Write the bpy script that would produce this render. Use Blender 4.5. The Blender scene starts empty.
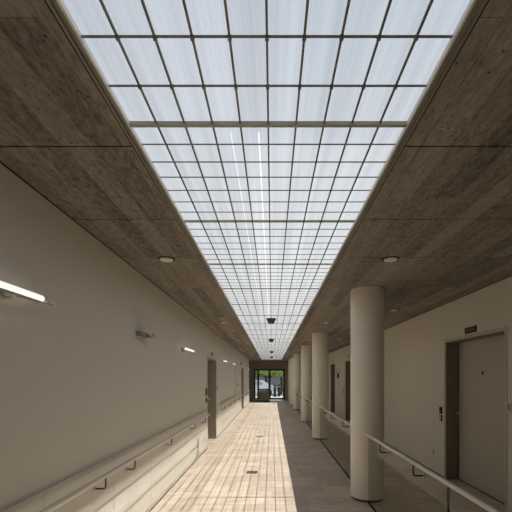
import bpy, bmesh, math, random
from mathutils import Vector, Matrix
random.seed(7)
PI = math.pi
F = 360.0                      # focal length in pixels of a 512 px frame
K = F / 310.0                  # depths below were surveyed for 310 px
EYE = 1.65; CEIL = 2.85; SKY = 2.864
XL = -1.51; XR = 2.82; YB = -5.0; YE = 23.0 * K
C = bpy.context.scene.collection
sc = bpy.context.scene

# ------------------------------------------------------------ camera, sky, sun, exposure
cd = bpy.data.cameras.new('camera'); cam = bpy.data.objects.new('camera', cd); C.objects.link(cam)
cam.location = (0, 0, EYE); cam.rotation_euler = (PI/2, 0, 0)
cd.sensor_width = 36; cd.lens = F / 512 * 36
cd.shift_x = -16/512; cd.shift_y = 121.5/512
cd.clip_start = 0.05; cd.clip_end = 400
sc.camera = cam
sc.view_settings.view_transform = 'Standard'; sc.view_settings.look = 'None'
sc.view_settings.gamma = 1; sc.view_settings.use_curve_mapping = False
sc.view_settings.exposure = 0.24
sc.cycles.use_denoising = True
sc.cycles.diffuse_bounces = 6; sc.cycles.max_bounces = 12; sc.cycles.transparent_max_bounces = 16
sc.cycles.caustics_reflective = False; sc.cycles.caustics_refractive = False

w = bpy.data.worlds.new('overcast_sky'); sc.world = w; w.use_nodes = True
wn = w.node_tree; bg = wn.nodes['Background']
bg.inputs['Color'].default_value = (0.80, 0.875, 1.0, 1); bg.inputs['Strength'].default_value = 1.0

tcw = wn.nodes.new('ShaderNodeTexCoord'); sxw = wn.nodes.new('ShaderNodeSeparateXYZ'); wn.links.new(tcw.outputs['Generated'], sxw.inputs[0])
crw = wn.nodes.new('ShaderNodeValToRGB'); wn.links.new(sxw.outputs['Z'], crw.inputs[0]); wn.links.new(crw.outputs[0], bg.inputs['Color'])
crw.color_ramp.elements[0].position = 0.0; crw.color_ramp.elements[0].color = (1.08, 1.09, 1.08, 1)
crw.color_ramp.elements[1].position = .75; crw.color_ramp.elements[1].color = (.64, .72, .84, 1)
def sun_obj(name, down, energy, angle, col):
    l = bpy.data.lights.new(name, 'SUN'); l.energy = energy; l.angle = angle; l.color = col
    o = bpy.data.objects.new(name, l); C.objects.link(o)
    o.rotation_euler = Vector(down).to_track_quat('-Z', 'Y').to_euler(); o.location = (0, 8, 12)
    return o
sun_obj('sun', (-0.117, -0.30*K, -1), 6.6, math.radians(0.28), (1, 0.95, 0.86))
# added unseen lamp: extends the sunlit band to the foot of the left wall
ld = bpy.data.lights.new('added_wall_foot_light', 'AREA'); ld.shape = 'RECTANGLE'
ld.size = 0.70; ld.size_y = 20*K; ld.spread = math.radians(.35); ld.energy = 100; ld.color = (1, 0.96, 0.88)
lo = bpy.data.objects.new('added_wall_foot_light', ld); C.objects.link(lo)
D = 27.0; T = 0.574
lo.location = (0.236 + T*D, 11.6*K, SKY + D)
dv = Vector((-T, 0, -1)).normalized()
xa = Vector((0, 1, 0)).cross(-dv).normalized(); za = -dv; ya = za.cross(xa)
lo.matrix_world = Matrix.Translation(lo.location) @ Matrix((xa, ya, za)).transposed().to_4x4()
# daylight portal in the roof opening (guides sky sampling only)
pd = bpy.data.lights.new('skylight_portal', 'AREA'); pd.shape = 'RECTANGLE'; pd.size = 1.4; pd.size_y = 21.5*K
pd.cycles.is_portal = True
po = bpy.data.objects.new('skylight_portal', pd); C.objects.link(po); po.location = (-0.017, 10.9*K, 3.2)

# ------------------------------------------------------------ helpers
def tag(o, label=None, cat=None, group=None, kind=None):
    if label: o['label'] = label
    if cat: o['category'] = cat
    if group: o['group'] = group
    if kind: o['kind'] = kind
    return o
def empty(name, loc=(0, 0, 0), rz=0):
    o = bpy.data.objects.new(name, None); o.empty_display_size = .1; C.objects.link(o)
    o.location = loc; o.rotation_euler = (0, 0, rz); return o
class MB:
    def __init__(s): s.bm = bmesh.new()
    def box(s, x0, x1, y0, y1, z0, z1, bev=0):
        x0, x1 = sorted((x0, x1)); y0, y1 = sorted((y0, y1)); z0, z1 = sorted((z0, z1))
        r = bmesh.ops.create_cube(s.bm, size=1)
        for v in r['verts']:
            v.co = Vector(((x0+x1)/2 + v.co.x*(x1-x0), (y0+y1)/2 + v.co.y*(y1-y0), (z0+z1)/2 + v.co.z*(z1-z0)))
        if bev:
            es = list({e for v in r['verts'] for e in v.link_edges})
            bmesh.ops.bevel(s.bm, geom=es, offset=bev, segments=2, affect='EDGES', profile=.5)
        return s
    def lathe(s, prof, seg=32, c=(0, 0, 0), axis='Z'):
        rings = []
        for r, z in prof:
            ring = []
            for i in range(seg):
                a = 2*PI*i/seg
                p = (r*math.cos(a), r*math.sin(a), z)
                if axis == 'X': p = (p[2], p[0], p[1])
                if axis == 'Y': p = (p[1], p[2], p[0])
                ring.append(s.bm.verts.new(Vector(c)+Vector(p)))
            rings.append(ring)
        for a, b in zip(rings, rings[1:]):
            for i in range(seg):
                s.bm.faces.new((a[i], a[(i+1) % seg], b[(i+1) % seg], b[i]))
        s.bm.faces.new(rings[0][::-1]); s.bm.faces.new(rings[-1])
        return s
    def tube(s, pts, r, seg=12):
        pts = [Vector(p) for p in pts]; rings = []
        up = None
        for i, p in enumerate(pts):
            d = (pts[min(i+1, len(pts)-1)] - pts[max(i-1, 0)]).normalized()
            if up is None:
                up = Vector((0, 0, 1)) if abs(d.z) < .9 else Vector((0, 1, 0))
            a = d.cross(up)
            if a.length < 1e-4: a = d.cross(Vector((1, 0, 0)))
            a.normalize(); b = a.cross(d).normalized(); up = b
            rings.append([s.bm.verts.new(p + r*(math.cos(2*PI*k/seg)*a + math.sin(2*PI*k/seg)*b)) for k in range(seg)])
        for A, B in zip(rings, rings[1:]):
            for i in range(seg): s.bm.faces.new((A[i], A[(i+1) % seg], B[(i+1) % seg], B[i]))
        s.bm.faces.new(rings[0][::-1]); s.bm.faces.new(rings[-1]); return s
    def build(s, name, mat, parent=None, smooth=False, world=False):
        bmesh.ops.recalc_face_normals(s.bm, faces=s.bm.faces)
        me = bpy.data.meshes.new(name); s.bm.to_mesh(me); s.bm.free()
        me.materials.append(mat)
        if smooth:
            for p in me.polygons: p.use_smooth = True
            try: me.set_sharp_from_angle(angle=math.radians(35))
            except Exception: pass
        o = bpy.data.objects.new(name, me); C.objects.link(o)
        if parent:
            o.parent = parent
            if world:
                q = parent; m = Vector((0, 0, 0))
                while q: m += q.location; q = q.parent
                o.location = -m
        return o
def struct(name, mb, m, smooth=False):
    o = mb.build(name, m, None, smooth); o['kind'] = 'structure'; return o
def copy_tree(o, parent=None):
    c = o.copy(); C.objects.link(c); c.parent = parent
    for ch in list(o.children): copy_tree(ch, c)
    return c

# ------------------------------------------------------------ materials
def mat(name, col, rough=.6, metal=0, bump=0, bscale=40, var=0, vscale=3, spec=.4, emit=None, es=0):
    m = bpy.data.materials.new(name); m.use_nodes = True
    nt = m.node_tree; b = nt.nodes['Principled BSDF']
    b.inputs['Base Color'].default_value = (*col, 1); b.inputs['Roughness'].default_value = rough
    b.inputs['Metallic'].default_value = metal; b.inputs['Specular IOR Level'].default_value = spec
    tc = nt.nodes.new('ShaderNodeTexCoord')
    if var or not bump:
        n = nt.nodes.new('ShaderNodeTexNoise'); n.inputs['Scale'].default_value = vscale; n.inputs['Detail'].default_value = 4
        nt.links.new(tc.outputs['Object'], n.inputs['Vector'])
        mx = nt.nodes.new('ShaderNodeMix'); mx.data_type = 'RGBA'
        v = var or .02
        mx.inputs[6].default_value = (*[c*(1-v) for c in col], 1); mx.inputs[7].default_value = (*[min(1, c*(1+v)) for c in col], 1)
        nt.links.new(n.outputs['Fac'], mx.inputs[0]); nt.links.new(mx.outputs[2], b.inputs['Base Color'])
    if bump:
        n = nt.nodes.new('ShaderNodeTexNoise'); n.inputs['Scale'].default_value = bscale; n.inputs['Detail'].default_value = 3
        nt.links.new(tc.outputs['Object'], n.inputs['Vector'])
        bp = nt.nodes.new('ShaderNodeBump'); bp.inputs['Strength'].default_value = bump; bp.inputs['Distance'].default_value = .01
        nt.links.new(n.outputs['Fac'], bp.inputs['Height']); nt.links.new(bp.outputs['Normal'], b.inputs['Normal'])
    if emit:
        b.inputs['Emission Color'].default_value = (*emit, 1); b.inputs['Emission Strength'].default_value = es
    return m

M = {}
M['wall'] = mat('painted_plaster', (.72, .68, .60), .75, bump=.08, bscale=120, var=.03, vscale=.8)
M['dado'] = mat('cream_dado_panel', (.70, .67, .60), .5, var=.02, vscale=1)
M['column'] = mat('cream_column_paint', (.84, .79, .70), .5, var=.03, vscale=1.5)
M['door'] = mat('taupe_door_laminate', (.50, .46, .40), .5, var=.02)
M['frame'] = mat('taupe_door_frame', (.54, .50, .43), .5, var=.02)
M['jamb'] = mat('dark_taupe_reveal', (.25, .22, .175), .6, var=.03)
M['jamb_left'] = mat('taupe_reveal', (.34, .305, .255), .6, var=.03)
M['black'] = mat('black_plastic', (.012, .012, .012), .4)
M['gap'] = mat('black_shadow_gap', (.008, .008, .008), .8)
M['steel'] = mat('brushed_steel', (.62, .60, .56), .32, 1, var=.04, vscale=30)
M['darksteel'] = mat('dark_bronze_metal', (.10, .085, .065), .35, .8)
M['lever'] = mat('satin_lever_metal', (.75, .72, .66), .45, .4)
M['rail'] = mat('matt_handrail', (.62, .585, .53), .35, .4, var=.03)
M['bar'] = mat('grey_glazing_bar', (.20, .19, .165), .5, .2)
M['skyframe'] = mat('grey_anodised_frame', (.27, .26, .22), .45, .3, var=.04)
M['beam'] = mat('grey_cross_beam', (.42, .41, .34), .5, .2)
M['white'] = mat('white_lamp_plastic', (.85, .84, .80), .4)
M['tube'] = mat('lit_diffuser', (.85, .85, .80), .4, emit=(1, .98, .9), es=.75)
M['grey'] = mat('grey_fitting', (.33, .32, .30), .45, .3)
M['red'] = mat('red_plastic', (.22, .03, .03), .4)
M['pale'] = mat('pale_plastic', (.62, .58, .50), .4)
M['darkframe'] = mat('dark_timber_frame', (.035, .022, .016), .4, var=.2)
M['brown'] = mat('brown_wall_panel', (.36, .31, .235), .6, var=.05)
M['mat'] = mat('charcoal_floor_shade', (.035, .034, .034), .9, bump=.4, bscale=300)
M['pave'] = mat('pale_paving', (.30, .30, .31), .8, var=.12, vscale=2)
M['leaf'] = mat('bright_leaves', (.30, .42, .11), .6, var=.5, vscale=2.5)
M['leaf2'] = mat('dark_leaves', (.055, .11, .025), .6, var=.5, vscale=2.5)
M['trunk'] = mat('bark', (.06, .05, .04), .9, var=.3, vscale=8)
M['kerb'] = mat('grey_render', (.33, .34, .36), .8, var=.1)
M['roof'] = mat('roof_gravel', (.3, .3, .3), .9, var=.1)
M['carpaint'] = mat('pale_car_paint', (.62, .66, .74), .25, var=.01)
M['signgreen'] = mat('dark_green_sign', (.010, .022, .014), .5)
M['signtext'] = mat('pale_green_lettering', (.26, .31, .19), .5)

def glass(name, tint, rough=.0, f0=1.45, refl=1.0):
    m = bpy.data.materials.new(name); m.use_nodes = True; nt = m.node_tree; nt.nodes.clear()
    out = nt.nodes.new('ShaderNodeOutputMaterial'); mix = nt.nodes.new('ShaderNodeMixShader')
    t = nt.nodes.new('ShaderNodeBsdfTransparent'); t.inputs['Color'].default_value = (*tint, 1)
    g = nt.nodes.new('ShaderNodeBsdfGlossy'); g.inputs['Roughness'].default_value = rough
    fr = nt.nodes.new('ShaderNodeFresnel'); fr.inputs['IOR'].default_value = f0
    ge = nt.nodes.new('ShaderNodeNewGeometry'); iv = nt.nodes.new('ShaderNodeMath'); iv.operation = 'SUBTRACT'; iv.inputs[0].default_value = 1
    mm = nt.nodes.new('ShaderNodeMath'); mm.operation = 'MULTIPLY'; sc_ = nt.nodes.new('ShaderNodeMath'); sc_.operation = 'MULTIPLY'; sc_.inputs[1].default_value = refl
    nt.links.new(ge.outputs['Backfacing'], iv.inputs[1]); nt.links.new(iv.outputs[0], mm.inputs[0]); nt.links.new(fr.outputs[0], mm.inputs[1]); nt.links.new(mm.outputs[0], sc_.inputs[0]); nt.links.new(sc_.outputs[0], mix.inputs[0]); nt.links.new(t.outputs[0], mix.inputs[1]); nt.links.new(g.outputs[0], mix.inputs[2])
    nt.links.new(mix.outputs[0], out.inputs[0]); return m
M['glass'] = glass('smoked_balustrade_glass', (.90, .912, .865), refl=.45)
M['clear'] = glass('clear_window_glass', (.93, .95, .95))

def pane_mat():
    m = bpy.data.materials.new('ribbed_polycarbonate'); m.use_nodes = True; nt = m.node_tree; nt.nodes.clear()
    N = nt.nodes.new; L = nt.links.new
    out = N('ShaderNodeOutputMaterial'); tc = N('ShaderNodeTexCoord')
    mp = N('ShaderNodeMapping'); mp.inputs['Scale'].default_value = (1, .02, 1); L(tc.outputs['Object'], mp.inputs['Vector'])
    # fine ribs along the corridor and broader milky bands
    wv = N('ShaderNodeTexWave'); wv.wave_type = 'BANDS'; wv.bands_direction = 'X'; wv.inputs['Scale'].default_value = 34; wv.inputs['Distortion'].default_value = 0
    L(tc.outputs['Object'], wv.inputs['Vector'])
    nz = N('ShaderNodeTexNoise'); nz.inputs['Scale'].default_value = 22; nz.inputs['Detail'].default_value = 3; L(mp.outputs[0], nz.inputs['Vector'])
    r1 = N('ShaderNodeMapRange'); r1.inputs[3].default_value = .955; r1.inputs[4].default_value = 1.0; L(wv.outputs['Fac'], r1.inputs[0])
    r2 = N('ShaderNodeMapRange'); r2.inputs[1].default_value = .3; r2.inputs[2].default_value = .7
    r2.inputs[3].default_value = .76; r2.inputs[4].default_value = .85; L(nz.outputs['Fac'], r2.inputs[0])
    mu = N('ShaderNodeMath'); mu.operation = 'MULTIPLY'; L(r1.outputs[0], mu.inputs[0]); L(r2.outputs[0], mu.inputs[1])
    # sun glints painted in as thin streaks of higher transmission
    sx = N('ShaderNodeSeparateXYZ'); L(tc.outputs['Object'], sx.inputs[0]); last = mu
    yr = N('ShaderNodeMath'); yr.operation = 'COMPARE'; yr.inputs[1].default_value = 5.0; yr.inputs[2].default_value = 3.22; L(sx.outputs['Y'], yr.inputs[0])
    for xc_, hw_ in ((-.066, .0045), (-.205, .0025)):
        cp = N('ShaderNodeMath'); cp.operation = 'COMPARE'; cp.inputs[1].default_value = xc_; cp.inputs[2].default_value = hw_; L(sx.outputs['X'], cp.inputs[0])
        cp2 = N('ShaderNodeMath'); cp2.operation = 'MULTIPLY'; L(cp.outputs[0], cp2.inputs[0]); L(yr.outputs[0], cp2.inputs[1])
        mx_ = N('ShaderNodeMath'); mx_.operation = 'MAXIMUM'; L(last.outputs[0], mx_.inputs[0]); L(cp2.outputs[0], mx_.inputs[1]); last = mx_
    co = N('ShaderNodeCombineColor')
    for i in range(3): L(last.outputs[0], co.inputs[i])
    t = N('ShaderNodeBsdfTransparent'); L(co.outputs[0], t.inputs['Color'])
    tl = N('ShaderNodeBsdfTranslucent'); tl.inputs['Color'].default_value = (.9, .9, .88, 1)
    gl = N('ShaderNodeBsdfGlossy'); gl.inputs['Roughness'].default_value = .25
    m1 = N('ShaderNodeMixShader'); m1.inputs[0].default_value = .02; L(t.outputs[0], m1.inputs[1]); L(tl.outputs[0], m1.inputs[2])
    m2 = N('ShaderNodeMixShader'); m2.inputs[0].default_value = .02; L(m1.outputs[0], m2.inputs[1]); L(gl.outputs[0], m2.inputs[2])
    L(m2.outputs[0], out.inputs[0]); return m
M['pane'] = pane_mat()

def concrete():
    m = bpy.data.materials.new('board_formed_concrete'); m.use_nodes = True; nt = m.node_tree
    N = nt.nodes.new; L = nt.links.new; b = nt.nodes['Principled BSDF']; b.inputs['Roughness'].default_value = .8
    b.inputs['Specular IOR Level'].default_value = .25
    tc = N('ShaderNodeTexCoord')
    def noise(scale, mscale, detail=6, rough=.6):
        mp = N('ShaderNodeMapping'); mp.inputs['Scale'].default_value = mscale; L(tc.outputs['Object'], mp.inputs['Vector'])
        n = N('ShaderNodeTexNoise'); n.inputs['Scale'].default_value = scale; n.inputs['Detail'].default_value = detail; n.inputs['Roughness'].default_value = rough
        L(mp.outputs[0], n.inputs['Vector']); return n
    streak = noise(4, (4, .25, 1)); cloud = noise(3.5, (1.6, .8, 1), 9, .72); fine = noise(34, (1, .4, 1), 7, .8)
    # plank boards running along the corridor, each its own tone
    bk = N('ShaderNodeTexBrick'); bk.inputs['Scale'].default_value = 1; bk.inputs['Brick Width'].default_value = 2.4; bk.inputs['Row Height'].default_value = .155
    bk.inputs['Mortar Size'].default_value = .0025; bk.inputs['Color1'].default_value = (.30, .30, .30, 1); bk.inputs['Color2'].default_value = (.70, .70, .70, 1)
    bk.inputs['Mortar'].default_value = (.3, .3, .3, 1)
    mp = N('ShaderNodeMapping'); mp.inputs['Rotation'].default_value = (0, 0, PI/2); L(tc.outputs['Object'], mp.inputs['Vector']); L(mp.outputs[0], bk.inputs['Vector'])
    def mixf(f, a, bb):
        x = N('ShaderNodeMix'); x.inputs[0].default_value = f; L(a, x.inputs[2]); L(bb, x.inputs[3]); return x.outputs[0]
    s = mixf(.45, streak.outputs['Fac'], cloud.outputs['Fac']); s = mixf(.5, s, bk.outputs['Color']); s = mixf(.46, s, fine.outputs['Fac'])
    cr = N('ShaderNodeValToRGB'); L(s, cr.inputs[0])
    cr.color_ramp.elements[0].position = .38; cr.color_ramp.elements[0].color = (.085, .075, .062, 1)
    cr.color_ramp.elements[1].position = .64; cr.color_ramp.elements[1].color = (.46, .41, .345, 1)
    # pits
    vo = N('ShaderNodeTexVoronoi'); vo.inputs['Scale'].default_value = 30; L(tc.outputs['Object'], vo.inputs['Vector'])
    pr = N('ShaderNodeMapRange'); pr.inputs[1].default_value = .10; pr.inputs[2].default_value = .19; L(vo.outputs['Distance'], pr.inputs[0])
    n2 = noise(2.5, (1, 1, 1), 2); th = N('ShaderNodeMath'); th.operation = 'GREATER_THAN'; th.inputs[1].default_value = .53; L(n2.outputs['Fac'], th.inputs[0])
    inv = N('ShaderNodeMath'); inv.operation = 'SUBTRACT'; inv.inputs[0].default_value = 1; L(th.outputs[0], inv.inputs[1])
    mxp = N('ShaderNodeMath'); mxp.operation = 'MAXIMUM'; L(pr.outputs[0], mxp.inputs[0]); L(inv.outputs[0], mxp.inputs[1])
    mm = N('ShaderNodeMix'); mm.data_type = 'RGBA'; mm.inputs[6].default_value = (.03, .025, .02, 1); L(mxp.outputs[0], mm.inputs[0]); L(cr.outputs[0], mm.inputs[7])
    L(mm.outputs[2], b.inputs['Base Color'])
    bp = N('ShaderNodeBump'); bp.inputs['Strength'].default_value = .5; bp.inputs['Distance'].default_value = .012
    h = mixf(.4, s, mxp.outputs[0]); L(h, bp.inputs['Height']); L(bp.outputs['Normal'], b.inputs['Normal'])
    return m
M['concrete'] = concrete()

def tiles():
    m = bpy.data.materials.new('limestone_floor_tiles'); m.use_nodes = True; nt = m.node_tree
    N = nt.nodes.new; L = nt.links.new; b = nt.nodes['Principled BSDF']
    tc = N('ShaderNodeTexCoord')
    bk = N('ShaderNodeTexBrick'); bk.inputs['Scale'].default_value = 1; bk.inputs['Brick Width'].default_value = .46; bk.inputs['Row Height'].default_value = .26
    bk.inputs['Mortar Size'].default_value = .0022; bk.offset = .37; bk.offset_frequency = 2; bk.squash = .62; bk.squash_frequency = 3
    bk.inputs['Color1'].default_value = (.56, .465, .375, 1); bk.inputs['Color2'].default_value = (.72, .615, .50, 1); bk.inputs['Mortar'].default_value = (.38, .30, .23, 1)
    bk.inputs['Bias'].default_value = -.15
    L(tc.outputs['Object'], bk.inputs['Vector'])
    n = N('ShaderNodeTexNoise'); n.inputs['Scale'].default_value = 7; n.inputs['Detail'].default_value = 7; n.inputs['Roughness'].default_value = .65
    mp = N('ShaderNodeMapping'); mp.inputs['Scale'].default_value = (.5, 1.6, 1); L(tc.outputs['Object'], mp.inputs['Vector']); L(mp.outputs[0], n.inputs['Vector'])
    r = N('ShaderNodeMapRange'); r.inputs[1].default_value = .25; r.inputs[2].default_value = .75; r.inputs[3].default_value = .78; r.inputs[4].default_value = 1.2; L(n.outputs['Fac'], r.inputs[0])
    mx = N('ShaderNodeMix'); mx.data_type = 'RGBA'; mx.blend_type = 'MULTIPLY'; mx.inputs[0].default_value = 1
    co = N('ShaderNodeCombineColor')
    for i in range(3): L(r.outputs[0], co.inputs[i])
    L(bk.outputs['Color'], mx.inputs[6]); L(co.outputs[0], mx.inputs[7]); L(mx.outputs[2], b.inputs['Base Color'])
    b.inputs['Roughness'].default_value = .42; b.inputs['Specular IOR Level'].default_value = .4
    bp = N('ShaderNodeBump'); bp.inputs['Strength'].default_value = .25; bp.inputs['Distance'].default_value = .003
    L(bk.outputs['Fac'], bp.inputs['Height']); bp.invert = True; L(bp.outputs['Normal'], b.inputs['Normal'])
    return m
M['tiles'] = tiles()

# ------------------------------------------------------------ structure
YS = 20.4*K                                        # end of the left wall, start of the lobby
SL, SR = -.718, .685                               # roof opening
Y0S, Y1S = .80*K, 21.2*K
struct('floor', MB().box(-3.2, XR+.3, YB-.2, YE+.2, -.2, 0), M['tiles'])
# ceiling: concrete bays with narrow recessed joints, split by the roof opening
cb = MB()
js = [YB] + [(1.61-.744*2 + .744*i)*K for i in range(0, 30)]
js = [j for j in js if j < YE-.3] + [YE+.2]
js = sorted(js)
for a, b_ in zip(js, js[1:]):
    g = .005
    for (xa_, xb_) in ((-3.2, SL), (SR, XR+.3)):
        cb.box(xa_, xb_, a+g, b_-g, CEIL, CEIL+.03)
cb.box(-3.2, SL, YB-.2, YE+.2, CEIL+.02, CEIL+.05)
cb.box(-3.2, SL-.45, YB-.2, YE-1.5, CEIL+.05, CEIL+.28)
cb.box(SR, XR+.3, YB-.2, YE+.2, CEIL+.02, CEIL+.05)
cb.box(SR+.45, XR+.3, YB-.2, YE-1.5, CEIL+.05, CEIL+.28)
cb.box(SL, SR, YB-.2, Y0S, CEIL, CEIL+.28)
cb.box(SL, SR, Y1S, YE+.2, CEIL, SKY+.003)
struct('ceiling', cb, M['concrete'])

def wall_x(name, xin, xout, y0, y1, openings, m):
    """wall along Y; openings = (ya, yb, ztop)"""
    mb = MB(); y = y0
    for (a, b_, zt) in sorted(openings):
        mb.box(xin, xout, y, a, 0, CEIL); mb.box(xin, xout, a, b_, zt, CEIL); y = b_
    mb.box(xin, xout, y, y1, 0, CEIL)
    return struct(name, mb, m)
DL = [(7.22*K, 8.36*K, 2.11), (15.2*K, 16.5*K, 2.11)]
DR = [(3.75*K, 5.03*K, 2.22), (10.7*K, 11.9*K, 2.25), (13.88*K, 14.84*K, 2.25)]
wall_x('wall_left', XL, XL-.3, YB, YS, DL, M['wall'])
wall_x('wall_right', XR, XR+.3, YB, YE, DR, M['wall'])
struct('wall_back', MB().box(XL-.3, XR+.3, YB-.2, YB, 0, CEIL), M['darkframe'])
# lobby at the far end (wider, darker)
struct('wall_lobby', MB().box(XL-.5, XL-.3, YS-.2, YE+.2, 0, CEIL), M['brown'])

# far wall with two glazed openings
px = .0742
wx = [(-1.28, -1.04, .06, 2.22), (-1.0, -.215, .72, 2.22), (-.155, .89, .05, 2.22)]
fw = MB()
fw.box(XL-.5, -1.28, YE, YE+.15, 0, CEIL); fw.box(-1.28, .89, YE, YE+.15, 2.22, CEIL); fw.box(.89, XR, YE, YE+.15, 0, CEIL)
fw.box(-1.0, -.215, YE+.02, YE+.13, 0.05, .70)
fw.box(-1.28, .89, YE, YE+.15, 0, .05)
struct('wall_end', fw, M['brown'])
for i, (a, b_, z0, z1) in enumerate(wx):
    nm = 'door_6' if i == 2 else 'window_%d' % (i+2)
    e = empty(nm, ((a+b_)/2, YE, z0)); e['kind'] = 'structure'
    mb = MB(); t = .05
    mb.box(a, a+t, YE-.01, YE+.09, z0, z1).box(b_-t, b_, YE-.01, YE+.09, z0, z1).box(a, b_, YE-.012, YE+.088, z1-.06, z1).box(a, b_, YE-.012, YE+.088, z0, z0+.09)
    mb.build('window_frame' if i < 2 else 'door_frame', M['darkframe'], e, world=True)
    MB().box(a+.04, b_-.04, YE+.035, YE+.045, z0+.05, z1-.04).build('glass_pane', M['clear'], e, world=True)
    if i == 2:
        MB().box(a+.09, a+.12, YE-.06, YE-.03, .9, 1.3).build('door_handle', M['steel'], e, world=True)
struct('trim_2', MB().box(-1.04, -1.0, YE-.02, YE+.12, .05, 2.22).box(-.215, -.155, YE-.02, YE+.12, .05, 2.22)
       .box(-1.33, -1.28, YE-.02, YE, 0, 2.27).box(.89, .95, YE-.02, YE, 0, 2.27).box(-1.28, .89, YE-.02, YE, 2.22, 2.27), M['darkframe'])

# dado panels and baseboard on the left wall
def spans(y0, y1, cuts, gap=0):
    ys = [y0] + [c for c in cuts if y0 < c < y1] + [y1]
    return [(a+gap, b_-gap) for a, b_ in zip(ys, ys[1:])]
dm = MB(); bb = MB(); gapm = MB()
cuts = [(2.94 + .9*i)*K for i in range(-6, 22)]
for (a, b_) in ((YB+.02, DL[0][0]-.02), (DL[0][1]+.02, DL[1][0]-.02), (DL[1][1]+.02, YS-.01)):
    for (p, q) in spans(a, b_, cuts, .003): dm.box(XL-.001, XL+.012, p, q, .075, .905)
    bb.box(XL-.001, XL+.014, a, b_, .022, .072); gapm.box(XL-.001, XL+.010, a, b_, 0, .022)
struct('trim_1', dm, M['dado']); struct('baseboard_left', bb, M['dado'])
gg = gapm; 
for (a, b_) in ((YB+.02, DR[0][0]-.02), (DR[0][1]+.02, DR[1][0]-.02), (DR[1][1]+.02, DR[2][0]-.02), (DR[2][1]+.02, YE-.02)):
    gg.box(XR-.004, XR+.001, a, b_, 0, .02)
for a, b_, x, s_ in ((YB, YS, XL, 1), (YB, YE, XR, -1)):
    gg.box(x-.001*s_, x+.004*s_, a+.02, b_-.02, CEIL-.008, CEIL)
struct('trim_3', gg, M['gap'])

# ------------------------------------------------------------ skylight
sk = empty('window_1', (0, Y0S, CEIL)); sk['kind'] = 'structure'
GL, GR = -.681, .645
fr = MB()
for (a, b_) in ((SL, GL+.004), (GR-.004, SR)):
    fr.box(a, b_, Y0S, Y1S, CEIL+.004, SKY+.004)
# stepped lips of the frame
fr.box(SL, SL+.012, Y0S, Y1S, CEIL-.004, CEIL+.02); fr.box(SR-.012, SR, Y0S, Y1S, CEIL-.004, CEIL+.02)
MB().box(GL-.004, GL+.005, Y0S, Y1S, CEIL-.003, SKY).box(GR-.005, GR+.004, Y0S, Y1S, CEIL-.003, SKY).build('inner_lip', M['white'], sk, world=True)
fr.box(SL, SR, Y0S-.02, Y0S+.03, CEIL, CEIL+.05); fr.box(SL, SR, Y1S-.03, Y1S+.02, CEIL, CEIL+.05)
fr.build('frame', M['skyframe'], sk, world=True)
MB().box(SL-.006, SL+.001, Y0S, Y1S, CEIL-.003, CEIL+.002).box(SR-.001, SR+.006, Y0S, Y1S, CEIL-.003, CEIL+.002).build('sealant_joint', M['gap'], sk, world=True)
bays = [.58, 1.477, 2.40, 3.31]
while bays[-1] < 20.3: bays.append(bays[-1]+.912)
rows = []
thin = [.908, 1.101, 1.287]
for a, b_ in zip(bays[1:], bays[2:]):
    for i in range(1, 7): thin.append(a + (b_-a)*i/7)
gb = MB(); bays[0] = .58; b2 = MB()
for y in thin: gb.box(GL, GR, y*K-.003 - (.002 if y < 1.4 else 0), y*K+.003, SKY-.006, SKY-.002)
dx = (GR-GL)/10
for i in range(1, 10):
    x = GL + dx*i
    gb.box(x-.0042, x+.0042, Y0S, Y1S, SKY-.010, SKY-.002)
for y in thin[:3]:                                  # fixing buttons where the bars cross
    for i in range(1, 10): gb.box(GL+dx*i-.007, GL+dx*i+.007, y*K-.009, y*K+.007, SKY-.013, SKY-.004)
gb.build('glazing_bars', M['bar'], sk, world=True)
for k_, y in enumerate(bays[1:]):
    h_ = .010 if k_ == 0 else .011
    b2.box(GL, GR, y*K-h_, y*K+h_, SKY-(.016 if k_ == 0 else .010), SKY+.001)
b2.build('cross_beams', M['beam'] , sk, world=True)
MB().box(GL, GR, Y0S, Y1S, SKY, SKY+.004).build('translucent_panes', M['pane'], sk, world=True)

# ------------------------------------------------------------ doors
def build_door(idx, side, y0, y1, ztop, plate=True):
    """side=-1 left wall, +1 right wall; handle on the far (y1) edge"""
    X = XL if side < 0 else XR; dep = .20
    e = empty('door_%d' % idx, (X, (y0+y1)/2, 0)); e['kind'] = 'structure'
    xi = X + side*dep
    xo = X + side*.3
    MB().box(xi, xo-.001*side, y0, y1, 0.012, ztop).build('door_leaf', M['door'], e, world=True)
    j = MB(); t = .012
    j.box(X+side*.001, xi, y0, y0+t, 0, ztop).box(X+side*.001, xi, y1-t, y1, 0, ztop).box(X+side*.001, xi, y0+t, y1-t, ztop-t, ztop)
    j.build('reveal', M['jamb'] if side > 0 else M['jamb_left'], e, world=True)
    a = MB(); w_ = .045; p = X - side*.008
    a.box(p, X-side*.0005, y0-w_, y0, 0.0, ztop+w_).box(p, X-side*.0005, y1, y1+w_, 0.0, ztop+w_).box(p, X-side*.0005, y0, y1, ztop, ztop+w_)
    a.build('door_frame', M['frame'], e, world=True)
    MB().box(xi-side*.004, xi+side*.001, y1-t-.012, y1-t, 0.012, ztop-t).box(xi-side*.004, xi+side*.001, y0+t, y1-t, 0, .014).build('shadow_gap', M['gap'], e, world=True)
    h = MB(); yh = y1-.07; xh = xi
    h.lathe([(.024, 0), (.024, .008)], 16, (xh - side*.008 if side > 0 else xh, yh, 1.08), 'X')
    h.tube([(xh, yh, 1.08), (xh-side*.05, yh, 1.08), (xh-side*.058, yh-.01, 1.08), (xh-side*.06, yh-.12, 1.082)], .012)
    h.lathe([(.022, 0), (.022, .008)], 16, (xh - side*.008 if side > 0 else xh, yh, .985), 'X')
    h.build('lever_handle', M['lever'], e, True, world=True)
    return e
d1 = build_door(1, -1, *DL[0]); build_door(2, -1, *DL[1])
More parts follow.
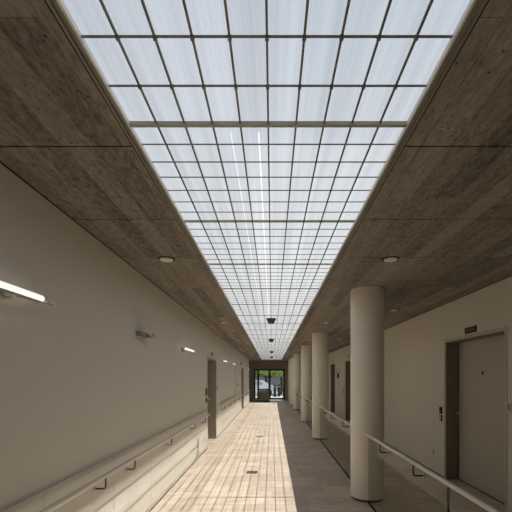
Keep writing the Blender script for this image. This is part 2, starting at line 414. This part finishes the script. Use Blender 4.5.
d3 = build_door(3, 1, *DR[0]); build_door(4, 1, *DR[1]); build_door(5, 1, *DR[2])
yd = 4.46*K*.996
MB().box(XR+.194, XR+.2, yd-.017, yd+.017, 1.69, 1.745).build('spyhole', M['black'], d3, world=True)

# ------------------------------------------------------------ columns
cols = [(4.27, 'thick cream round column nearest the camera on the right'),
        (8.40, 'cream round column directly behind the nearest thick one'),
        (11.62, 'third cream round column counted from the camera along the glass barrier'),
        (15.95, 'fourth cream round column counted from the camera along the glass barrier'),
        (18.3, 'narrow looking pale column just before the last pillar by the lobby')]
CX = 1.31; CR = .224
ccy = []
def rad(y): return CR
pc = empty('round_column', (CX, cols[0][0]*K, 0))
MB().lathe([(CR, .03), (CR, CEIL)], 64).build('shaft', M['column'], pc, True)
MB().lathe([(CR-.008, 0), (CR-.008, .03)], 64).build('base_ring', M['darksteel'], pc, True)
for i, (y, lb) in enumerate(cols):
    o = pc if i == 0 else copy_tree(pc)
    o.location = (CX, y*K, 0); tag(o, lb, 'column', 'columns in a row on the right')
pl = MB().box(1.07, 1.52, 20.2*K-.2, 20.2*K+.2, 0, CEIL, .01).build('square_pillar', M['column'])
tag(pl, 'square beige pillar at the lobby, last upright in the column row', 'pillar')

# ------------------------------------------------------------ glass balustrades with handrails
GX = 1.27; RX = 1.17; RZ = .946
def bracket(x_fix, y, x_rail, z_rail, parent, toward):
    """L bracket: rosette on the wall/glass, arm to below the rail, riser to the rail; toward=+1 if rail is at +x of the fixing"""
    zb = z_rail - .11
    mb = MB().tube([(x_fix, y, zb), (x_rail-toward*.018, y, zb), (x_rail-toward*.005, y, zb+.005), (x_rail, y, zb+.018), (x_rail, y, z_rail-.01)], .0075)
    b_ = mb.build('bracket', M['darksteel'], parent, True, world=True)
    c0 = x_fix
    k = MB().lathe([(.017, -.006), (.017, .006)], 16, (c0 + toward*.006, y, zb), 'X').build('rosette', M['steel'], b_, True)
    return b_
c = [q[0]*K for q in cols]
segs = [(.25*K, c[0]-CR+.003, 'glass barrier with handrail running from the nearest column towards the camera', [1.3, 2.57, 3.36], [2.23*K], .3),
        (c[0]+CR-.003, c[1]-CR+.003, 'glass barrier with handrail between the nearest and second column', [5.15, 6.1, 7.04], [], .35),
        (c[1]+CR-.003, c[2]-CR+.003, 'glass barrier with handrail between the second and third column', [9.1, 10.2, 10.9], [], .3),
        (c[2]+CR-.003, c[3]-CR+.003, 'glass barrier with handrail between the third and fourth column', [12.6, 13.9, 15.1], [], .3),
        (c[3]+CR-.003, c[4]-CR+.003, 'short glass barrier with handrail behind the fourth column', [16.8, 17.4], [], .15)]
for (a, b_, lb, br, jn, end) in segs:
    e = empty('glass_balustrade', (GX, (a+b_)/2, 0)); tag(e, lb, 'railing', 'glass balustrades along the right')
    for (p, q) in spans(a, b_, jn, .004):
        MB().box(GX-.006, GX+.006, p, q, .012, .905).build('glass_panel', M['glass'], e, world=True)
    for y in jn: MB().box(GX-.007, GX+.007, y-.0038, y+.0038, .012, .905).build('panel_joint', M['gap'], e, world=True)
    MB().box(GX-.011, GX+.011, a, b_, 0, .014).build('floor_channel', M['gap'], e, world=True)
    ya = a+.02 if a < 1 else a+.06
    yb2 = b_-end*.6
    r = MB().tube([(RX, ya, RZ)] + [(RX, ya+(yb2-ya)*t, RZ) for t in (.25, .5, .75)] + [(RX, yb2-.01, RZ), (RX, yb2, RZ-.002)], .018, 20).build('handrail', M['rail'], e, True, world=True)
    for y in br: bracket(GX-.006, y*K, RX, RZ, e, -1)

# ------------------------------------------------------------ handrails on the left wall
LRX = XL+.105; LRZ = .82
rails = [(-1.5, 7.0*K, 'long pale wall handrail from the foreground up to the nearest left door', [1.3, 2.62, 3.18, 4.33, 5.67, 6.55]),
         (8.75*K, 14.9*K, 'pale wall handrail between the two left doors', [9.2, 10.6, 12.0, 13.4, 14.6]),
         (16.9*K, 20.1*K, 'short pale wall handrail beyond the farther left door', [17.2, 18.6, 19.8])]
for (a, b_, lb, br) in rails:
    e = empty('wall_handrail', (XL, (a+b_)/2, LRZ)); tag(e, lb, 'handrail', 'handrails on the left wall')
    MB().tube([(LRX, a, LRZ), (LRX, (a+b_)/2, LRZ), (LRX, b_-.01, LRZ), (LRX, b_, LRZ-.002)], .019, 20).build('rail', M['rail'], e, True, world=True)
    for y in br: bracket(XL+.012, y*K, LRX, LRZ, e, 1)

# ------------------------------------------------------------ wall lamps
def wall_lamp(y, ln, z, label, lit, box_len=.13, pl_=.2, pd_=.035):
    """y = far end of the tube; tube runs back towards the camera"""
    e = empty('wall_lamp', (XL, y, z)); tag(e, label, 'lamp', 'slim lamps on the left wall')
    MB().box(XL, XL+pd_, y-box_len, y-box_len+pl_, z-.028, z+.028, .003).build('wall_plate', M['grey'], e, world=True)
    ya_ = max(y-box_len+.1, y-ln+.04)
    MB().box(XL+.03, XL+.105, ya_, ya_+.03, z-.012, z+.012, .003).build('arm', M['grey'], e, world=True)
    xt = XL+.105
    MB().tube([(xt, y-.01, z), (xt, y+.035, z)], .019, 16).box(xt-.014, xt+.014, y+.03, y+.11, z-.016, z+.010).build('end_cap', M['steel'], e, True, world=True)
    t = MB(); t.tube([(xt, y-ln, z), (xt, y-ln*.5, z), (xt, y-.012, z)], .020 if lit else .013, 20)
    t.build('tube', M['tube'] if lit else M['pale'], e, True, world=True)
    MB().box(xt-.010, xt+.010, y-ln, y-.02, z-.027, z-.018).build('tube_holder', M['grey'], e, world=True)
    if not lit:
        MB().lathe([(.012, 0), (.016, .01), (.012, .022)], 16, (xt-.012, y+.02, z+.012), 'X').build('knob', M['black'], e, True, world=True)
wall_lamp(1.90*K, 1.2, EYE+.480, 'long lit tube lamp on the left wall, nearest the camera', True, .22, .06)
wall_lamp(3.64*K, .12, EYE+.487, 'unlit stub lamp on the left wall, second from the camera', False, .24, .24, .06)
wall_lamp(5.55*K, .58, EYE+.468, 'lit white lamp just before the nearest left door', True, .46)
wall_lamp(9.6*K, .6, EYE+.49, 'small white lamp just past the nearest left door', True, .46)
wall_lamp(11.8*K, .6, EYE+.49, 'small white lamp before the farther left door', True, .46)
wall_lamp(18.6*K, .6, EYE+.49, 'tiny white lamp beyond the farther left door, last on the wall', True, .46)

# ------------------------------------------------------------ recessed downlights
dl = empty('recessed_downlight', (0, 0, CEIL))
MB().lathe([(.070, -.002), (.070, -.006), (.086, -.006), (.088, 0)], 32).build('trim_ring', M['black'], dl, True)
MB().lathe([(.066, -.001), (.064, -.012), (.03, -.016)], 32).build('lens', M['white'], dl, True)
for s_ in (-1, 1): MB().box(s_*.088, s_*.100, -.006, .006, -.007, 0).build('spring_clip', M['steel'], dl)
dls = [(-1.07, 3.14, 'round downlight in the left concrete ceiling nearest the camera'),
       (-1.07, 6.75, 'second round downlight from the camera in the left ceiling strip'),
       (-1.07, 9.9, 'third round downlight from the camera in the left ceiling strip'),
       (-1.07, 13.3, 'fourth round downlight from the camera in the left ceiling strip'),
       (-1.07, 16.6, 'fifth round downlight from the camera in the left ceiling strip'),
       (-1.09, 19.6, 'farthest downlight of the left ceiling strip, above the lobby edge'),
       (1.20, 3.14, 'round downlight in the right ceiling in front of the nearest column'),
       (1.18, 6.75, 'round downlight between the nearest and second columns'),
       (1.18, 9.9, 'round downlight between the second and third columns'),
       (1.18, 13.6, 'round downlight between the third and fourth columns'),
       (2.17, 5.5, 'round downlight near the right wall behind the nearest column'),
       (2.10, 9.66, 'round downlight near the right wall before the middle right door')]
for i, (x, y, lb) in enumerate(dls):
    o = dl if i == 0 else copy_tree(dl)
    o.location = (x, y*K, CEIL); tag(o, lb, 'light', 'recessed ceiling downlights')

# ------------------------------------------------------------ units hung under the skylight
su = empty('ceiling_speaker', (0, 0, SKY-.03))
def taper(z0, r0, z1, r1, mb):
    vs = [mb.bm.verts.new((sx*r, sy*r, z)) for (r, z) in ((r0, z0), (r1, z1)) for (sx, sy) in ((-1, -1), (1, -1), (1, 1), (-1, 1))]
    mb.bm.faces.new(vs[0:4]); mb.bm.faces.new(vs[4:8])
    for i in range(4): mb.bm.faces.new((vs[i], vs[(i+1) % 4], vs[4+(i+1) % 4], vs[4+i]))
    return mb
taper(-.10, .055, -.02, .085, MB()).build('housing', M['darksteel'], su)
taper(-.105, .045, -.10, .055, MB()).build('grille', M['black'], su)
MB().box(-.095, .095, -.095, .095, -.02, -.008).build('top_plate', M['darksteel'], su)
MB().lathe([(.012, -.01), (.012, .02)], 12).build('stem', M['darksteel'], su)
for i, (y, lb) in enumerate([(6.25, 'tapered dark unit hanging under the skylight, nearest the camera'),
                             (9.5, 'second tapered dark unit hanging under the skylight'),
                             (13.9, 'third tapered dark unit hanging under the skylight, small with distance'),
                             (17.4, 'farthest dark unit under the end of the skylight')]):
    o = su if i == 0 else copy_tree(su)
    o.location = (-.018, y*K, SKY-.025); tag(o, lb, 'fixture', 'units hung along the middle of the skylight')

# ------------------------------------------------------------ signs, switches, plates
def text_mesh(body, size, parent, m, loc, rot, depth=.001):
    cu = bpy.data.curves.new('lettering', 'FONT'); cu.body = body; cu.size = size; cu.extrude = depth; cu.align_x = 'CENTER'; cu.align_y = 'CENTER'
    t = bpy.data.objects.new('t', cu); C.objects.link(t)
    bpy.context.view_layer.update()
    me = bpy.data.meshes.new_from_object(t.evaluated_get(bpy.context.evaluated_depsgraph_get()))
    bpy.data.objects.remove(t); me.materials.clear(); me.materials.append(m)
    o = bpy.data.objects.new('lettering', me); C.objects.link(o); o.parent = parent; o.location = loc; o.rotation_euler = rot
    return o
RR = (PI/2, 0, -PI/2)          # faces -X (on the right wall)
RL = (PI/2, 0, PI/2)           # faces +X (on the left wall)
es = empty('exit_sign', (XR, 4.395*K, 2.325)); tag(es, 'small dark green lettered sign on the wall above the nearest right door', 'sign')
MB().box(-.012, 0, -.125*K, .125*K, -.043, .043, .002).build('sign_plate', M['signgreen'], es)
text_mesh('SALIDA', .068, es, M['signtext'], (-.013, 0, 0), RR)
MB().box(-.006, 0, -.125*K, -.095*K, .043, .055).build('mounting_tab', M['grey'], es)

def plate(name, side, y, z, wy, hz, m, label, cat, dep=.012, group=None, detail=None):
    X = XL if side < 0 else XR
    e = empty(name, (X, y, z)); tag(e, label, cat, group)
    s = -side
    MB().box(0, s*dep, -wy/2, wy/2, -hz/2, hz/2, .002).build('plate', m, e)
    if detail:
        MB().box(s*dep, s*(dep+.004), -wy*.28, wy*.28, -hz*.3, hz*.3, .001).build(detail[0], detail[1], e)
    return e
plate('card_reader', 1, 5.16*K, 1.105, .075, .115, M['black'], 'black card reader beside the nearest right door, above the red switch', 'card reader', .02, None, ('sensor_window', M['gap']))
plate('alarm_button', 1, 5.16*K, .975, .075, .10, M['red'], 'dark red switch with pale centre below the black card reader', 'switch', .02, None, ('push_button', M['pale']))
plate('light_switch', 1, 3.68*K, 1.30, .09, .11, M['pale'], 'pale switch plate right of the nearest right door', 'switch', .01, None, ('rocker', M['grey']))
plate('wall_socket', 1, 5.4*K, .36, .07, .10, M['pale'], 'small blank plate low on the right wall left of the door', 'socket', .006, None, ('cover', M['grey']))
plate('room_plate', 1, 14.3*K, 2.42, .16, .09, M['grey'], 'tiny dark number plate above the farthest right door', 'sign', .01, None, ('number_panel', M['black']))
plate('room_plate', 1, 11.35*K, 2.42, .22, .10, M['grey'], 'small dark number plate above the right door beside the second column', 'sign', .01, None, ('number_panel', M['black']))
plate('notice_sign', 1, 13.55*K, 1.93, .16, .16, M['grey'], 'small grey notice on the right wall, left one of the pair above the intercom', 'sign', .008, None, ('printed_panel', M['pale']))
plate('notice_sign', 1, 12.95*K, 1.93, .14, .16, M['grey'], 'small grey notice on the right wall, right one of the pair above the intercom', 'sign', .008, None, ('printed_panel', M['pale']))
plate('wall_intercom', 1, 13.15*K, 1.72, .15, .22, M['black'], 'black upright intercom on the wall between the two far right doors', 'intercom', .05, None, ('speaker_panel', M['gap']))
plate('light_switch', 1, 13.15*K, 1.52, .08, .08, M['pale'], 'small pale switch under the black intercom', 'switch', .01, None, ('rocker', M['grey']))
plate('light_switch', 1, 12.25*K, 1.10, .08, .28, M['grey'], 'tall grey switch plate left of the door beside the second column', 'switch', .01, None, ('rocker', M['pale']))
# left wall
plate('card_reader', -1, 7.08*K, 1.32, .10, .17, M['black'], 'black card reader just before the nearest left door, above the red switch', 'card reader', .02, None, ('sensor_window', M['gap']))
plate('alarm_button', -1, 7.08*K, 1.13, .09, .10, M['red'], 'red switch under the black reader beside the nearest left door', 'switch', .02, None, ('push_button', M['black']))
plate('light_switch', -1, 8.52*K, 1.36, .10, .11, M['grey'], 'small grey switch just past the nearest left door', 'switch', .012, None, ('rocker', M['pale']))
plate('room_plate', -1, 7.75*K, 2.23, .22, .10, M['grey'], 'small dark number plate above the nearest left door', 'sign', .012, None, ('number_panel', M['black']))
plate('alarm_light', -1, 14.9*K, 2.32, .16, .12, M['red'], 'tiny red alarm light above the farther left door', 'alarm', .04, None, ('lens', M['red']))
plate('light_switch', -1, 13.6*K, 1.35, .10, .16, M['black'], 'tiny black switch on the left wall before the farther left door', 'switch', .012, None, ('rocker', M['gap']))
struct('trim_4', MB().box(XL-.001, XL+.006, 12.75*K-.02, 12.75*K+.02, .905, 2.2), M['jamb'])

# dark sheet standing in for the shaded lobby floor
o = MB().box(XL-.28, -.17, YS+.03, YE-.35, 0, .012).build('lobby_shade_sheet', M['mat']); tag(o, 'dark sheet painting the shade on the lobby floor in front of the far window', 'mat')

# ------------------------------------------------------------ outside
struct('ground', MB().box(-40, 40, YE+.25, YE+60, -.25, -.02), M['pave'])
def crown(name, loc, r, n, m, seed):
    random.seed(seed); bm = bmesh.new()
    for i in range(n):
        d = Vector((random.gauss(0, 1), random.gauss(0, 1), random.gauss(0, 1))).normalized()
        p = Vector((d.x*r[0], d.y*r[1], d.z*r[2])) * (random.random()**.35)
        s = random.uniform(.10, .2); a = Vector((random.gauss(0, 1), random.gauss(0, 1), random.gauss(0, 1))).normalized(); b_ = a.orthogonal().normalized(); q = a.cross(b_)
        vs = [bm.verts.new(p + b_*s*u + q*s*v*.6 + a*.03*(u*u)) for u, v in ((-1, 0), (0, -1), (1, 0), (0, 1))]
        bm.faces.new(vs)
    me = bpy.data.meshes.new(name); bm.to_mesh(me); bm.free(); me.materials.append(m)
    o = bpy.data.objects.new(name, me); C.objects.link(o); o.location = loc; return o
def tree(x, y, zc, r, n, m, label, seed):
    e = empty('garden_tree', (x, y, -.02)); tag(e, label, 'tree', 'trees seen through the far glazing')
    cr = crown('foliage', (0, 0, zc), r, n, m, seed); cr.parent = e
    MB().tube([(0, 0, 0), (.06, .02, zc*.5), (-.03, 0, zc)], .13, 10).build('trunk', M['trunk'], e, True)
tree(.9, YE+9, 2.45, (2.3, 1.4, .7), 3800, M['leaf'], 'bright yellow-green tree seen through the far glass door', 3)
tree(-2.0, YE+12, 2.5, (2.8, 1.6, .7), 3800, M['leaf'], 'green tree seen through the far left window', 5)
tree(3.4, YE+13, 2.4, (1.6, 1.6, 1.0), 2600, M['leaf2'], 'dark green tree at the right edge of the glass door view', 9)
tree(-.8, YE+18, 2.6, (5.5, 1.8, .9), 3600, M['leaf2'], 'dark tree behind the bright trees outside', 12)
o = MB().box(-9, 9, YE+20.5, YE+20.9, -.02, 2.0).box(-9.05, 9.05, YE+20.45, YE+20.95, 2.0, 2.1).build('garden_wall', M['kerb']); tag(o, 'grey boundary wall beyond the trees outside', 'wall')
b0 = empty('street_bollard', (0, 0, 0))
MB().lathe([(.13, 0), (.13, 1.0), (.10, 1.05)], 20).build('post', M['black'], b0, True)
MB().lathe([(.137, .82), (.137, .9)], 20).build('band', M['grey'], b0, True)
for i, (x, y, lb) in enumerate([(.25, 4.5, 'dark bollard outside, left one seen through the glass door'), (.62, 5.2, 'dark bollard outside, middle one seen through the glass door'), (1.05, 4.2, 'dark bollard outside, right one seen through the glass door')]):
    o = b0 if i == 0 else copy_tree(b0)
    o.location = (x, YE+y, -.02); tag(o, lb, 'bollard', 'dark bollards outside the glass door')
# parked car outside the left window
car = empty('parked_car', (-1.6, YE+7, -.02)); tag(car, 'pale silver parked car low in the far left window', 'car')
def prism(pts, x0, x1):
    mb = MB(); A = [mb.bm.verts.new((u, -x0, v)) for u, v in pts]; B = [mb.bm.verts.new((u, x1, v)) for u, v in pts]
    mb.bm.faces.new(A); mb.bm.faces.new(B[::-1]); n = len(pts)
    for i in range(n): mb.bm.faces.new((A[i], A[(i+1) % n], B[(i+1) % n], B[i]))
    return mb
prism([(-2.1, .3), (-2.1, .72), (-1.9, .88), (-1.1, .94), (-.5, 1.38), (.7, 1.40), (1.4, .98), (2.0, .9), (2.1, .35)], .82, .82).build('body', M['carpaint'], car)
for s_ in (-1, 1):
    MB().box(-.62, .72, s_*.80, s_*.835, 1.0, 1.28, .01).build('side_window', M['kerb'], car)
    for xx in (-1.35, 1.3): MB().lathe([(.2, -.1), (.31, -.08), (.31, .08), (.2, .1)], 24, (xx, s_*.76, .31), 'Y').build('wheel', M['black'], car, True)
